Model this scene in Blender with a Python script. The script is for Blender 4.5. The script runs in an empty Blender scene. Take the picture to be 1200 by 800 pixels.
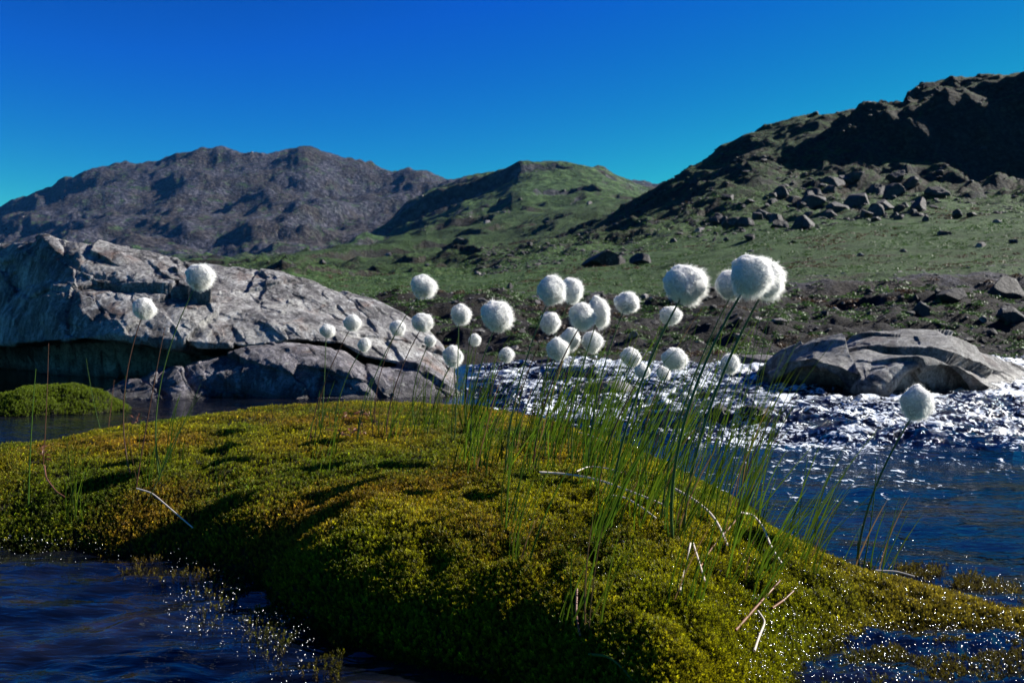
import bpy, math, random
import numpy as np
R = math.radians
rng = np.random.default_rng(7)
random.seed(7)
C = bpy.context.scene.collection
HC = 0.55                      # camera height over the water
F = 1000.0                     # focal length in pixels of the 1200 px photo
HZ = 350.0                     # eye level row in the photo

def P(px, py, Y):              # where a photo point lies at forward distance Y
    return ((px-600)/F*Y, Y, HC+(HZ-py)/F*Y)

# ------------------------------------------------------------ noise
def _h(ix, iy, iz, seed):
    h = (ix.astype(np.uint32)*np.uint32(374761393) + iy.astype(np.uint32)*np.uint32(668265263)
         + iz.astype(np.uint32)*np.uint32(2246822519) + np.uint32((seed*3266489917+101) & 0xffffffff))
    h = (h ^ (h >> np.uint32(13)))*np.uint32(1274126177)
    h = (h ^ (h >> np.uint32(15)))*np.uint32(2654435761)
    return h ^ (h >> np.uint32(16))
def noise(x, y, z=0.0, seed=0):
    x, y, z = np.broadcast_arrays(np.asarray(x, float), np.asarray(y, float), np.asarray(z, float))
    fx, fy, fz = np.floor(x), np.floor(y), np.floor(z)
    ix, iy, iz = fx.astype(np.int64), fy.astype(np.int64), fz.astype(np.int64)
    dx, dy, dz = x-fx, y-fy, z-fz
    s = lambda t: t*t*t*(t*(t*6-15)+10)
    wx, wy, wz = s(dx), s(dy), s(dz)
    out = 0
    for a in (0, 1):
        for b in (0, 1):
            for c in (0, 1):
                h = _h((ix+a) & 0xffffffff, (iy+b) & 0xffffffff, (iz+c) & 0xffffffff, seed)
                gx = (h & np.uint32(255)).astype(float)/127.5-1
                gy = ((h >> np.uint32(8)) & np.uint32(255)).astype(float)/127.5-1
                gz = ((h >> np.uint32(16)) & np.uint32(255)).astype(float)/127.5-1
                d = gx*(dx-a)+gy*(dy-b)+gz*(dz-c)
                out = out + d*(wx if a else 1-wx)*(wy if b else 1-wy)*(wz if c else 1-wz)
    return out*1.3
def fbm(x, y, z=0.0, o=4, seed=0, g=0.5):
    t, a, f = 0, 1.0, 1.0
    for i in range(o):
        t = t + a*noise(x*f, y*f, np.asarray(z)*f, seed+i*17); a *= g; f *= 2.03
    return t
def ridged(x, y, z=0.0, o=3, seed=0):
    t, a, f = 0, 1.0, 1.0
    for i in range(o):
        t = t + a*(1-np.abs(noise(x*f, y*f, np.asarray(z)*f, seed+i*13))*2.2); a *= .5; f *= 2.1
    return t
def sstep(a, b, x):
    t = np.clip((x-a)/(b-a), 0, 1); return t*t*(3-2*t)
def itp(pts):
    xs = [p[0] for p in pts]; ys = [p[1] for p in pts]
    return lambda x: np.interp(x, xs, ys)

# ------------------------------------------------------------ mesh helpers
def mesh_np(name, V, faces, smooth=True, attrs=None):
    me = bpy.data.meshes.new(name)
    V = np.ascontiguousarray(V, dtype=np.float32); faces = np.ascontiguousarray(faces, dtype=np.int32)
    n, k = faces.shape
    me.vertices.add(len(V)); me.vertices.foreach_set('co', V.ravel())
    me.loops.add(n*k); me.loops.foreach_set('vertex_index', faces.ravel())
    me.polygons.add(n); me.polygons.foreach_set('loop_start', np.arange(0, n*k, k, dtype=np.int32))
    me.polygons.foreach_set('use_smooth', np.full(n, smooth, dtype=bool))
    me.update(calc_edges=True)
    for an, av in (attrs or {}).items():
        av = np.asarray(av, dtype=np.float32)
        if av.ndim == 1:
            a = me.attributes.new(an, 'FLOAT', 'POINT'); a.data.foreach_set('value', av)
        else:
            a = me.attributes.new(an, 'FLOAT_COLOR', 'POINT')
            if av.shape[1] == 3: av = np.concatenate([av, np.ones((len(av), 1), np.float32)], 1)
            a.data.foreach_set('color', np.ascontiguousarray(av).ravel())
    return me
def grid_faces(nr, nc, wrap=False):
    i = np.arange(nr*nc).reshape(nr, nc)
    return np.stack([i[:-1, :-1].ravel(), i[:-1, 1:].ravel(), i[1:, 1:].ravel(), i[1:, :-1].ravel()], 1)
def link(name, me, mat=None, parent=None, loc=(0, 0, 0), **kw):
    o = bpy.data.objects.new(name, me); C.objects.link(o); o.location = loc
    if mat is not None and me is not None and not me.materials: me.materials.append(mat)
    if parent is not None: o.parent = parent
    for k, v in kw.items():
        if v: o[{'cat': 'category'}.get(k, k)] = v
    return o
class MB:                       # collects bits of one part
    def __init__(s): s.v = []; s.f = []; s.n = 0
    def add(s, V, Fc):
        s.v.append(np.asarray(V, float)); s.f.append(np.asarray(Fc)+s.n); s.n += len(V)
    def tube(s, pts, r0, r1, k=5):
        pts = np.asarray(pts, float); n = len(pts)
        T = np.gradient(pts, axis=0); T /= np.linalg.norm(T, axis=1)[:, None]+1e-9
        ref = np.array([0, 1, 0.13]) if abs(T[0][1]) < .8 else np.array([1, 0, 0.1])
        A = np.cross(T, ref); A /= np.linalg.norm(A, axis=1)[:, None]+1e-9
        B = np.cross(T, A)
        rr = np.interp(np.linspace(0, 1, n), np.linspace(0, 1, len(r1)), r1) if hasattr(r1, '__len__') else np.linspace(r0, r1, n)
        a = np.linspace(0, 2*math.pi, k, endpoint=False)
        V = pts[:, None]+rr[:, None, None]*(np.cos(a)[None, :, None]*A[:, None]+np.sin(a)[None, :, None]*B[:, None])
        i = np.arange(n*k).reshape(n, k); j = np.roll(i, -1, 1)
        Fc = np.stack([i[:-1].ravel(), j[:-1].ravel(), j[1:].ravel(), i[1:].ravel()], 1)
        s.add(V.reshape(-1, 3), Fc)
    def blade(s, pts, w, side):       # a creased leaf blade, three verts across
        pts = np.asarray(pts, float); n = len(pts); side = np.asarray(side, float)
        T = np.gradient(pts, axis=0); T /= np.linalg.norm(T, axis=1)[:, None]+1e-9
        S = np.cross(T, side); S /= np.linalg.norm(S, axis=1)[:, None]+1e-9
        N = np.cross(S, T)
        t = np.linspace(0, 1, n); ww = w*np.clip(1.15-t, 0, 1)**.6*(t < .999)
        V = np.stack([pts-S*ww[:, None]/2, pts-N*ww[:, None]*.22, pts+S*ww[:, None]/2], 1).reshape(-1, 3)
        i = np.arange(n*3).reshape(n, 3)
        s.add(V, np.concatenate([np.stack([i[:-1, c], i[:-1, c+1], i[1:, c+1], i[1:, c]], 1) for c in (0, 1)]))
    def mesh(s, name, smooth=True):
        return mesh_np(name, np.concatenate(s.v), np.concatenate(s.f), smooth)

# ------------------------------------------------------------ materials
def mat(name):
    m = bpy.data.materials.new(name); m.use_nodes = True
    nt = m.node_tree; b = nt.nodes['Principled BSDF']
    return m, nt, b
class NT:
    def __init__(s, nt): s.nt = nt
    def n(s, t, **kw):
        o = s.nt.nodes.new(t)
        for k, v in kw.items():
            if k in o.inputs: o.inputs[k].default_value = v
            else: setattr(o, k, v)
        return o
    def l(s, a, b): s.nt.links.new(a, b)
    def coord(s, scale=(1, 1, 1), rot=(0, 0, 0)):
        g = s.n('ShaderNodeNewGeometry'); m = s.n('ShaderNodeMapping')
        m.inputs['Scale'].default_value = scale; m.inputs['Rotation'].default_value = rot
        s.l(g.outputs['Position'], m.inputs['Vector']); return m.outputs['Vector']
    def noise(s, vec, scale, detail=5, rough=.6, dist=0):
        o = s.n('ShaderNodeTexNoise'); o.inputs['Scale'].default_value = scale
        o.inputs['Detail'].default_value = detail; o.inputs['Roughness'].default_value = rough
        o.inputs['Distortion'].default_value = dist
        s.l(vec, o.inputs['Vector']); return o.outputs['Fac']
    def ramp(s, fac, stops):
        o = s.n('ShaderNodeValToRGB'); e = o.color_ramp.elements
        while len(e) < len(stops): e.new(.5)
        for el, (p, c) in zip(e, stops):
            el.position = p; el.color = (*c, 1) if hasattr(c, '__len__') else (c, c, c, 1)
        s.l(fac, o.inputs['Fac']); return o.outputs['Color']
    def mix(s, fac, a, b, mode='MIX'):
        o = s.n('ShaderNodeMix', data_type='RGBA', blend_type=mode)
        for sock, v in ((o.inputs['Factor'], fac), (o.inputs[6], a), (o.inputs[7], b)):
            if hasattr(v, 'is_output') or hasattr(v, 'links'): s.l(v, sock)
            else: sock.default_value = v if not hasattr(v, '__len__') else (*v, 1)
        return o.outputs[2]
    def math(s, op, a, b=0.0):
        o = s.n('ShaderNodeMath', operation=op)
        for sock, v in ((o.inputs[0], a), (o.inputs[1], b)):
            if hasattr(v, 'links'): s.l(v, sock)
            else: sock.default_value = v
        return o.outputs[0]
    def attr(s, name, out='Fac'):
        o = s.n('ShaderNodeAttribute'); o.attribute_name = name; return o.outputs[out]
    def bump(s, h, dist, strength=1.0, normal=None):
        o = s.n('ShaderNodeBump'); o.inputs['Distance'].default_value = dist
        o.inputs['Strength'].default_value = strength; s.l(h, o.inputs['Height'])
        if normal is not None: s.l(normal, o.inputs['Normal'])
        return o.outputs['Normal']

def rock_material(name, light, mid, dark, rust, sc=1.0, pale=1.0):
    m, nt, b = mat(name); t = NT(nt)
    c = t.coord(); st = t.coord((7*sc, 7*sc, 1.6*sc), (0, R(38), 0))
    base = t.ramp(t.noise(c, 3.2*sc, 10, .72, .4), [(.34, dark), (.5, mid), (.64, light)])
    strk = t.noise(st, 1.3, 10, .75, .8)
    base = t.mix(t.ramp(strk, [(.38, 1), (.47, 0)]), base, dark)
    base = t.mix(t.ramp(strk, [(.52, 0), (.60, .85*pale)]), base, [min(.62, k*1.45) for k in light])
    r1 = t.ramp(t.noise(t.coord((3*sc, 3*sc, 1.2*sc), (0, R(38), 0)), 1.3, 6, .7, .5), [(.55, 0), (.66, .55)])
    base = t.mix(r1, base, rust)
    speck = t.ramp(t.noise(c, 60*sc, 5, .8), [(.42, .30), (.52, 1)])
    base = t.mix(.85, base, speck, 'MULTIPLY')
    lich = t.ramp(t.noise(c, 21*sc, 3, .6), [(.63, 0), (.68, .6)])
    base = t.mix(lich, base, (.42, .43, .38))
    wet = t.n('ShaderNodeSeparateXYZ'); t.l(t.coord(), wet.inputs[0])
    wz = t.math('ADD', wet.outputs[2], t.math('MULTIPLY', t.noise(c, 9, 3), .05))
    base = t.mix(t.ramp(wz, [(.03, .75), (.075, 0)]), base, (.012, .011, .010))
    t.l(base, b.inputs['Base Color'])
    t.l(t.ramp(wz, [(.03, .25), (.08, .75)]), b.inputs['Roughness'])
    n1 = t.bump(t.noise(c, 16*sc, 12, .78, .3), .035/sc, 1)
    n2 = t.bump(strk, .03/sc, .9, n1)
    t.l(n2, b.inputs['Normal'])
    return m

M = {}
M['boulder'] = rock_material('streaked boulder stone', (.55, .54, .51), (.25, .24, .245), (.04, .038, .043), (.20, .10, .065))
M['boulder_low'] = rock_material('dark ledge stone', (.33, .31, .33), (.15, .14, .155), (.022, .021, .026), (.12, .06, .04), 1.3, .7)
M['river_rock'] = rock_material('smooth river boulder stone', (.42, .42, .41), (.22, .215, .21), (.045, .043, .045), (.19, .14, .13), 1.0, .5)
M['dark_rock'] = rock_material('dark hillside rock', (.060, .056, .062), (.026, .024, .028), (.012, .011, .013), (.05, .035, .03), .5, .3)
M['grey_rock'] = rock_material('grey hillside rock', (.36, .33, .34), (.15, .14, .15), (.03, .028, .03), (.13, .07, .06), .5, .6)

def leaf_material(name, col=None, attr=None, trans=.35, rough=.5, spec=.5):
    m, nt, b = mat(name); t = NT(nt)
    out = nt.nodes['Material Output']
    if attr: cs = t.attr(attr, 'Color')
    else: cs = t.mix(t.noise(t.coord(), 30, 3), [k*.7 for k in col], [min(1, k*1.35) for k in col])
    t.l(cs, b.inputs['Base Color']); b.inputs['Roughness'].default_value = rough
    b.inputs['Specular IOR Level'].default_value = spec
    tr = t.n('ShaderNodeBsdfTranslucent'); t.l(cs, tr.inputs['Color'])
    mx = t.n('ShaderNodeMixShader'); mx.inputs[0].default_value = trans
    t.l(b.outputs[0], mx.inputs[1]); t.l(tr.outputs[0], mx.inputs[2]); t.l(mx.outputs[0], out.inputs['Surface'])
    return m
M['moss'] = leaf_material('moss leaf', attr='col', trans=.45, rough=.5, spec=.18)
M['sedge'] = leaf_material('sedge blade', attr='col', trans=.5, rough=.45, spec=.25)
M['heath'] = leaf_material('heath leaf', attr='col', trans=.3, rough=.6)
M['stem'] = leaf_material('cotton grass stem', (.045, .085, .012), trans=.1, rough=.4)
M['stem_red'] = leaf_material('reddish dry stem', (.075, .028, .012), trans=.1, rough=.5)
M['leaf'] = leaf_material('cotton grass leaf', (.06, .13, .012), trans=.4, rough=.4)
M['dry'] = leaf_material('bleached dry stalk', (.62, .55, .47), trans=.15, rough=.35)
M['dry_brown'] = leaf_material('brown dry stalk', (.20, .085, .04), trans=.2, rough=.45)
M['litter'] = leaf_material('brown dead leaf', (.16, .06, .03), trans=.3, rough=.5)
M['bract'] = leaf_material('dark bract', (.02, .016, .012), trans=.1, rough=.5)
# cotton: fine white fibre
def cotton():
    m, nt, b = mat('white seed cotton'); t = NT(nt); out = nt.nodes['Material Output']
    d = t.n('ShaderNodeBsdfDiffuse'); d.inputs['Color'].default_value = (.93, .93, .90, 1)
    tr = t.n('ShaderNodeBsdfTranslucent'); tr.inputs['Color'].default_value = (.93, .93, .90, 1)
    mx = t.n('ShaderNodeMixShader'); mx.inputs[0].default_value = .62
    t.l(d.outputs[0], mx.inputs[1]); t.l(tr.outputs[0], mx.inputs[2]); t.l(mx.outputs[0], out.inputs['Surface'])
    nt.nodes.remove(b); return m
M['cotton'] = cotton()
mc, nt, b = mat('dense seed cotton'); b.inputs['Base Color'].default_value = (.95, .95, .92, 1); b.inputs['Roughness'].default_value = 1
b.inputs['Specular IOR Level'].default_value = 0; b.inputs['Subsurface Weight'].default_value = 1; b.inputs['Subsurface Radius'].default_value = (1, 1, 1); b.inputs['Subsurface Scale'].default_value = .035
t = NT(nt); g_ = t.n('ShaderNodeTexCoord'); t.l(t.bump(t.noise(g_.outputs['Object'], 5, 4, .6, .5), .15, .5), b.inputs['Normal'])
M['cotton_core'] = mc

# ------------------------------------------------------------ world, sun, camera
SUN_AZ, SUN_EL = 70, 31
w = bpy.data.worlds.new('World'); bpy.context.scene.world = w; w.use_nodes = True
t = NT(w.node_tree); bg = w.node_tree.nodes['Background']
sky = t.n('ShaderNodeTexSky'); sky.sky_type = 'NISHITA'; sky.sun_disc = False
sky.sun_elevation = R(SUN_EL); sky.sun_rotation = R(SUN_AZ)
sky.altitude = 1500; sky.air_density = 1.0; sky.dust_density = .1; sky.ozone_density = 3.0
hs = t.n('ShaderNodeHueSaturation'); hs.inputs['Saturation'].default_value = 1.35; hs.inputs['Value'].default_value = .75
t.l(sky.outputs[0], hs.inputs['Color']); 
tint = t.mix(1.0, hs.outputs[0], (.55, .95, 1.0), 'MULTIPLY')
sp = t.n('ShaderNodeSeparateColor'); t.l(tint, sp.inputs[0]); cb = t.n('ShaderNodeCombineColor')
for i, (mul, pw, mx_) in enumerate(((4.5, 2.0, .07), (2.75, 1.75, .21), (3.5, 1.9, .25))):      # deep polarised blue
    v_ = t.math('MULTIPLY', sp.outputs[i], .08); v_ = t.math('POWER', v_, pw)
    v_ = t.math('MINIMUM', t.math('MULTIPLY', v_, mul), mx_)
    t.l(t.math('MULTIPLY', v_, 1/.08), cb.inputs[i])
t.l(cb.outputs[0], bg.inputs['Color']); bg.inputs['Strength'].default_value = .08

sd = bpy.data.lights.new('sun', 'SUN'); sd.energy = 5.0; sd.angle = R(.5); sd.color = (1, .95, .87)
so = bpy.data.objects.new('sun', sd); C.objects.link(so)
from mathutils import Vector
sv = Vector((math.sin(R(SUN_AZ))*math.cos(R(SUN_EL)), math.cos(R(SUN_AZ))*math.cos(R(SUN_EL)), math.sin(R(SUN_EL))))
so.rotation_euler = sv.to_track_quat('Z', 'Y').to_euler(); so.location = (4, 2, 6)
SV = np.array(sv)

cd = bpy.data.cameras.new('camera'); cam = bpy.data.objects.new('camera', cd); C.objects.link(cam)
cam.location = (0, 0, HC); cam.rotation_euler = (R(90), 0, 0)
cd.lens = 30; cd.sensor_width = 36; cd.shift_y = -50/1200; cd.clip_start = .02; cd.clip_end = 20000
cd.dof.use_dof = True; cd.dof.focus_distance = 1.75; cd.dof.aperture_fstop = 9
sc = bpy.context.scene; sc.camera = cam
sc.view_settings.view_transform = 'Standard'; sc.view_settings.look = 'None'
sc.view_settings.exposure = 1.2; sc.view_settings.gamma = 1
sc.cycles.max_bounces = 6; sc.cycles.transparent_max_bounces = 6
sc.cycles.caustics_reflective = False; sc.cycles.caustics_refractive = False

# ------------------------------------------------------------ hills (one polar height field)
FAR = itp([(-900, 330), (-300, 300), (-100, 262), (0, 248), (20, 240), (60, 228), (76, 213), (120, 205), (195, 192), (206, 186), (255, 181),
           (285, 183), (320, 188), (338, 186), (350, 180), (360, 179), (385, 186), (400, 190), (440, 199), (460, 205), (530, 211), (560, 213), (640, 214),
           (700, 217), (760, 218), (900, 225), (2000, 230)])
MIDR = itp([(-900, 330), (0, 320), (300, 312), (400, 296), (430, 276), (480, 241), (500, 226), (540, 212), (590, 201), (610, 194), (650, 192),
            (680, 194), (700, 199), (720, 208), (735, 217), (760, 228), (800, 240), (2000, 240)])
RID = itp([(-900, 345), (0, 330), (300, 322), (500, 306), (600, 296), (650, 288), (700, 272), (725, 256), (760, 232), (800, 203), (840, 181), (870, 165),
           (905, 151), (940, 138), (970, 135), (1000, 131), (1058, 125), (1064, 113), (1095, 103), (1120, 101), (1150, 96), (1200, 87), (1400, 60), (2000, 20)])
MIDC = itp([(400, 4), (430, 8), (450, 20), (500, 30), (560, 24), (620, 12), (680, 7), (740, 3), (2000, 3)])
knots = [   # (distance, row in the photo as a function of the column)
    (5.6, None, -.25), (6.9, None, -.03), (7.6, None, .04),
    (11.5, itp([(-900, 372), (300, 372), (600, 366), (750, 370), (860, 372), (930, 372), (1000, 372), (1200, 374), (2000, 370)])),
    (15.4, itp([(-900, 345), (300, 352), (600, 350), (750, 354), (860, 350), (930, 348), (1000, 349), (1200, 344), (2000, 320)])),
    (16, itp([(-900, 340), (300, 349), (600, 345), (750, 349), (860, 341), (930, 334), (1000, 331), (1200, 326), (2000, 300)])),
    (17.5, itp([(-900, 338), (300, 347), (600, 343), (750, 344), (860, 334), (930, 325), (1000, 322), (1200, 314), (2000, 290)])),
    (42, itp([(-900, 335), (300, 340), (500, 338), (600, 330), (700, 318), (800, 305), (900, 290), (1000, 278), (1200, 268), (2000, 240)])),
    (85, itp([(-900, 333), (300, 332), (420, 328), (500, 322), (600, 309), (700, 290), (800, 272), (900, 258), (1000, 248), (1100, 240), (1200, 236), (2000, 215)])),
    (125, itp([(-900, 332), (300, 326), (500, 316), (600, 302), (680, 284), (740, 262), (800, 236), (900, 197), (1000, 206), (1100, 222), (1150, 234), (1200, 238), (2000, 200)])),
    (134, itp([(-900, 331), (300, 325), (500, 312), (600, 299), (680, 280), (740, 254), (800, 219), (900, 172), (1000, 152), (1058, 143), (1100, 113), (1200, 99), (2000, 40)])),
    (158, RID),
    (240, itp([(-900, 345), (0, 328), (300, 318), (500, 300), (600, 288), (700, 262), (740, 262), (800, 250), (2000, 200)])),
    (430, itp([(-900, 345), (0, 325), (300, 314), (420, 297), (500, 272), (600, 246), (700, 236), (760, 244), (2000, 250)])),
    (686, lambda x: MIDR(x)+MIDC(x)), (700, MIDR),
    (1000, itp([(-900, 335), (0, 316), (300, 311), (400, 300), (430, 292), (520, 250), (600, 230), (2000, 260)])),
    (1350, itp([(-900, 333), (0, 290), (100, 262), (300, 258), (420, 255), (520, 235), (600, 228), (2000, 250)])),
    (1800, FAR),
    (3200, itp([(-900, 345), (0, 300), (400, 262), (700, 262), (2000, 280)])),
]
def terrain(px, r):
    px = np.asarray(px, float); r = np.asarray(r, float)
    zs = []; 
    for k in knots:
        zs.append(np.broadcast_to(k[2], px.shape) if k[1] is None else HC+(HZ-k[1](px))/F*k[0])
    # interpolate the row (elevation) in log distance
    es = np.stack([(z-HC)/k[0] for z, k in zip(zs, knots)], -1)
    lr = np.log(np.array([k[0] for k in knots])); q = np.log(r)
    i = np.clip(np.searchsorted(lr, q)-1, 0, len(lr)-2)
    tt = np.clip((q-lr[i])/(lr[i+1]-lr[i]), 0, 1)
    tt = tt*.55+.45*(tt*tt*(3-2*tt))
    e0 = np.take_along_axis(es, i[..., None], -1)[..., 0]; e1 = np.take_along_axis(es, (i+1)[..., None], -1)[..., 0]
    z = HC+r*(e0*(1-tt)+e1*tt)
    x = (px-600)/F*r; y = r
    rough = sstep(7.2, 9, r)*.95+.05
    cliff = (.35*sstep(690, 800, px)+.65*sstep(940, 1040, px))*sstep(95, 125, r)*(1-.75*sstep(136, 154, r))*(1-sstep(200, 260, r))
    bench = sstep(16, 18, r)*(1-sstep(70, 95, r))*.5-.9*(1-sstep(14.5, 15.5, r))
    far = sstep(900, 1300, r); slope = sstep(60, 90, r)*(1-sstep(110, 130, r))
    for j, lam in enumerate((.35, 1.0, 2.8, 8, 22, 60, 160, 420)):
        a = sstep(.004, .012, lam/r)*(1-sstep(.10, .30, lam/r))
        if a.max() <= 0: continue
        amp = .085*lam*(1+.7*slope+1.5*cliff-bench+.5*far)
        k = a > 0; xk, yk, zk = x[k]/lam, y[k]/lam, z[k]/lam
        d = ridged(xk*.8, yk*.8, zk*.6, 2, 30+j)-.75
        d2 = fbm(xk*.9+7, yk*.9, 0, 2, 60+j)
        amp = np.broadcast_to(amp, x.shape)
        z = z.copy(); z[k] += (a*amp*rough)[k]*(d*.75+d2*.9)
    for j, (kk, pw) in enumerate(((.14, 1.0), (.055, 1.0))):         # outcrops: short steep rock steps
        lam = kk*np.exp(np.round(np.log(r)*1.2)/1.2)
        k = (r > 60)
        if not k.any(): break
        n1 = noise(x[k]/lam[k], y[k]/lam[k]*1.5, j*3.3, 140+j)
        rdg = 1-.75*sstep(1450, 1700, r[k])-.7*np.exp(-((r[k]-700)/45)**2)-.6*np.exp(-((r[k]-158)/9)**2); gate = rdg*(1-(.45*far[k] if j == 0 else 0))*sstep(-.05, .25, noise(x[k]/lam[k]*.4, y[k]/lam[k]*.4, 0, 150+j))
        z[k] += lam[k]*.11*gate*(sstep(-.05, .05, n1)-.5)*sstep(60, 110, r[k])*(1+.6*far[k])
    return z
nr, nc = 820, 1050
r = np.exp(np.linspace(math.log(5.6), math.log(3200), nr))
r = np.sort(np.concatenate([r, np.linspace(120, 162, 120), np.linspace(680, 702, 14), np.linspace(15, 16.2, 14)])); nr = len(r)
px = np.concatenate([np.linspace(-700, -60, 90, endpoint=False), np.linspace(-60, 1260, nc-180, endpoint=False), np.linspace(1260, 1900, 90)])
PX, RR = np.meshgrid(px, r)
ZZ = terrain(PX, RR)
V = np.stack([(PX-600)/F*RR, RR, ZZ], -1).reshape(-1, 3)

def ground_material():
    m, nt, b = mat('hillside heath and rock'); t = NT(nt)
    g = t.n('ShaderNodeNewGeometry'); sep = t.n('ShaderNodeSeparateXYZ'); t.l(g.outputs['Position'], sep.inputs[0])
    dist = sep.outputs[1]
    lg = t.math('LOGARITHM', dist, 10)
    nrm = t.n('ShaderNodeSeparateXYZ'); t.l(g.outputs['True Normal'], nrm.inputs[0])
    c = t.coord()
    def ms(scales, rough=.65, det=6, dst=0.3):   # noise whose grain follows how far the land is
        lo = t.noise(c, scales[0], det, rough, dst); mi = t.noise(c, scales[1], det, rough, dst); hi = t.noise(c, scales[2], det, rough, dst)
        a = t.mix(t.ramp(t.math('DIVIDE', lg, 4), [(.33, 0), (.48, 1)]), lo, mi)
        return t.mix(t.ramp(t.math('DIVIDE', lg, 4), [(.55, 0), (.72, 1)]), a, hi)
    fine = ms((14, 1.6, .16)); big = ms((.9, .12, .016)); mid = ms((4, .45, .05))
    green = t.ramp(fine, [(.36, (.012, .022, .004)), (.5, (.032, .074, .018)), (.66, (.085, .145, .042))])
    brown = t.ramp(fine, [(.36, (.014, .010, .008)), (.5, (.036, .028, .020)), (.68, (.09, .078, .06))])
    stone = t.ramp(fine, [(.36, (.010, .011, .018)), (.5, (.046, .048, .066)), (.66, (.15, .15, .19))])
    # colour zones: rocky shore, green bench, mixed hill, far bare mountain
    shore = t.ramp(t.math('ADD', t.math('DIVIDE', dist, 20), t.math('MULTIPLY', t.math('SUBTRACT', big, .5), .2)), [(.78, .92), (.86, .12)])
    farm = t.ramp(t.math('DIVIDE', dist, 2000), [(.24, 0), (.36, .46), (.56, .62)])
    hill = t.ramp(t.math('DIVIDE', dist, 200), [(.30, 0), (.44, .34)])
    amt = t.math('MAXIMUM', t.math('MAXIMUM', shore, farm), hill)
    pick = t.math('ADD', mid, t.math('SUBTRACT', amt, .5))
    rockmask = t.ramp(pick, [(.49, 0), (.58, 1)])
    steep = t.ramp(nrm.outputs[2], [(.70, 1), (.84, 0)])
    rm = t.math('MAXIMUM', rockmask, t.math('MULTIPLY', steep, .9))
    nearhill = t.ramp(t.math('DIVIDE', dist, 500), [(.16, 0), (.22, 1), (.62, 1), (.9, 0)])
    stone = t.mix(t.math('MULTIPLY', nearhill, .78), stone, (.018, .017, .018))  # near hill stone darkened to deepen the shaded cliff in its colour
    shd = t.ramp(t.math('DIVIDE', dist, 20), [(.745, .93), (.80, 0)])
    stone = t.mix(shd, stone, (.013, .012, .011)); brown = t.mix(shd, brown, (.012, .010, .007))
    green = t.mix(t.math('MULTIPLY', nearhill, .22), green, (.02, .028, .012))
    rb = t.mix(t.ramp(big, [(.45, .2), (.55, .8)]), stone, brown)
    veg = t.mix(t.ramp(big, [(.56, 0), (.66, .8)]), green, brown)
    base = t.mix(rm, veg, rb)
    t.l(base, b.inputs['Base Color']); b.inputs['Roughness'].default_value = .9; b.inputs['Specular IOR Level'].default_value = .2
    bd = t.math('MULTIPLY', dist, .009)
    o = t.n('ShaderNodeBump'); o.inputs['Strength'].default_value = 1; t.l(bd, o.inputs['Distance'])
    t.l(t.math('ADD', fine, t.math('MULTIPLY', mid, 1.2)), o.inputs['Height']); t.l(o.outputs[0], b.inputs['Normal'])
    return m
me = mesh_np('hills', V, grid_faces(nr, len(px)))
link('hills', me, ground_material(), kind='structure')

def on_hill(tx, ty, rmin=7.0, rmax=2000):     # first ground the camera sees at a photo point
    rr = np.exp(np.linspace(math.log(rmin), math.log(rmax), 700))
    z = terrain(np.full(700, float(tx)), rr)
    row = HZ-(z-HC)/rr*F
    k = np.argmax(row <= ty) if (row <= ty).any() else 699
    return ((tx-600)/F*rr[k], rr[k], z[k]), rr[k]

# ------------------------------------------------------------ rocks
def loft(name, xs, prof, segs, disp, smooth_it=2):
    """prof: list of (row(x), distance(x)); segs: rows between knots"""
    xs = np.asarray(xs, float); rows = []
    ks = [np.stack([(xs-600)/F*d(xs), d(xs), HC+(HZ-rw(xs))/F*d(xs)], -1) for rw, d in prof]
    for a, b_, n in zip(ks[:-1], ks[1:], segs):
        for i in range(n): rows.append(a+(b_-a)*i/n)
    rows.append(ks[-1]); G = np.stack(rows)
    for _ in range(smooth_it):
        G[1:-1] = (G[:-2]+2*G[1:-1]+G[2:])/4
        G[:, 1:-1] = (G[:, :-2]+2*G[:, 1:-1]+G[:, 2:])/4
    for amp_fn in disp:
        N = np.cross(np.gradient(G, axis=1), np.gradient(G, axis=0)); N /= np.linalg.norm(N, axis=-1)[..., None]+1e-9
        G = G+N*amp_fn(G)[..., None]
    n0, n1 = G.shape[:2]
    V = G.reshape(-1, 3); Fc = grid_faces(n0, n1)
    e = []
    for c in (0, n1-1):                    # close both ends
        ids = np.arange(n0)*n1+c; m = n0//2
        e += [(ids[i], ids[i+1], ids[n0-2-i], ids[n0-1-i]) for i in range(m-1)]
    Fc = np.concatenate([Fc, np.array(e)])
    return mesh_np(name, V, Fc)
def strata(G, ang, lam_a, lam_p, seed):
    x, y, z = G[..., 0], G[..., 1], G[..., 2]
    a = x*math.cos(ang)-z*math.sin(ang); p = x*math.sin(ang)+z*math.cos(ang)
    return noise(a/lam_a, p/lam_p, y/lam_p*.6, seed)
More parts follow.
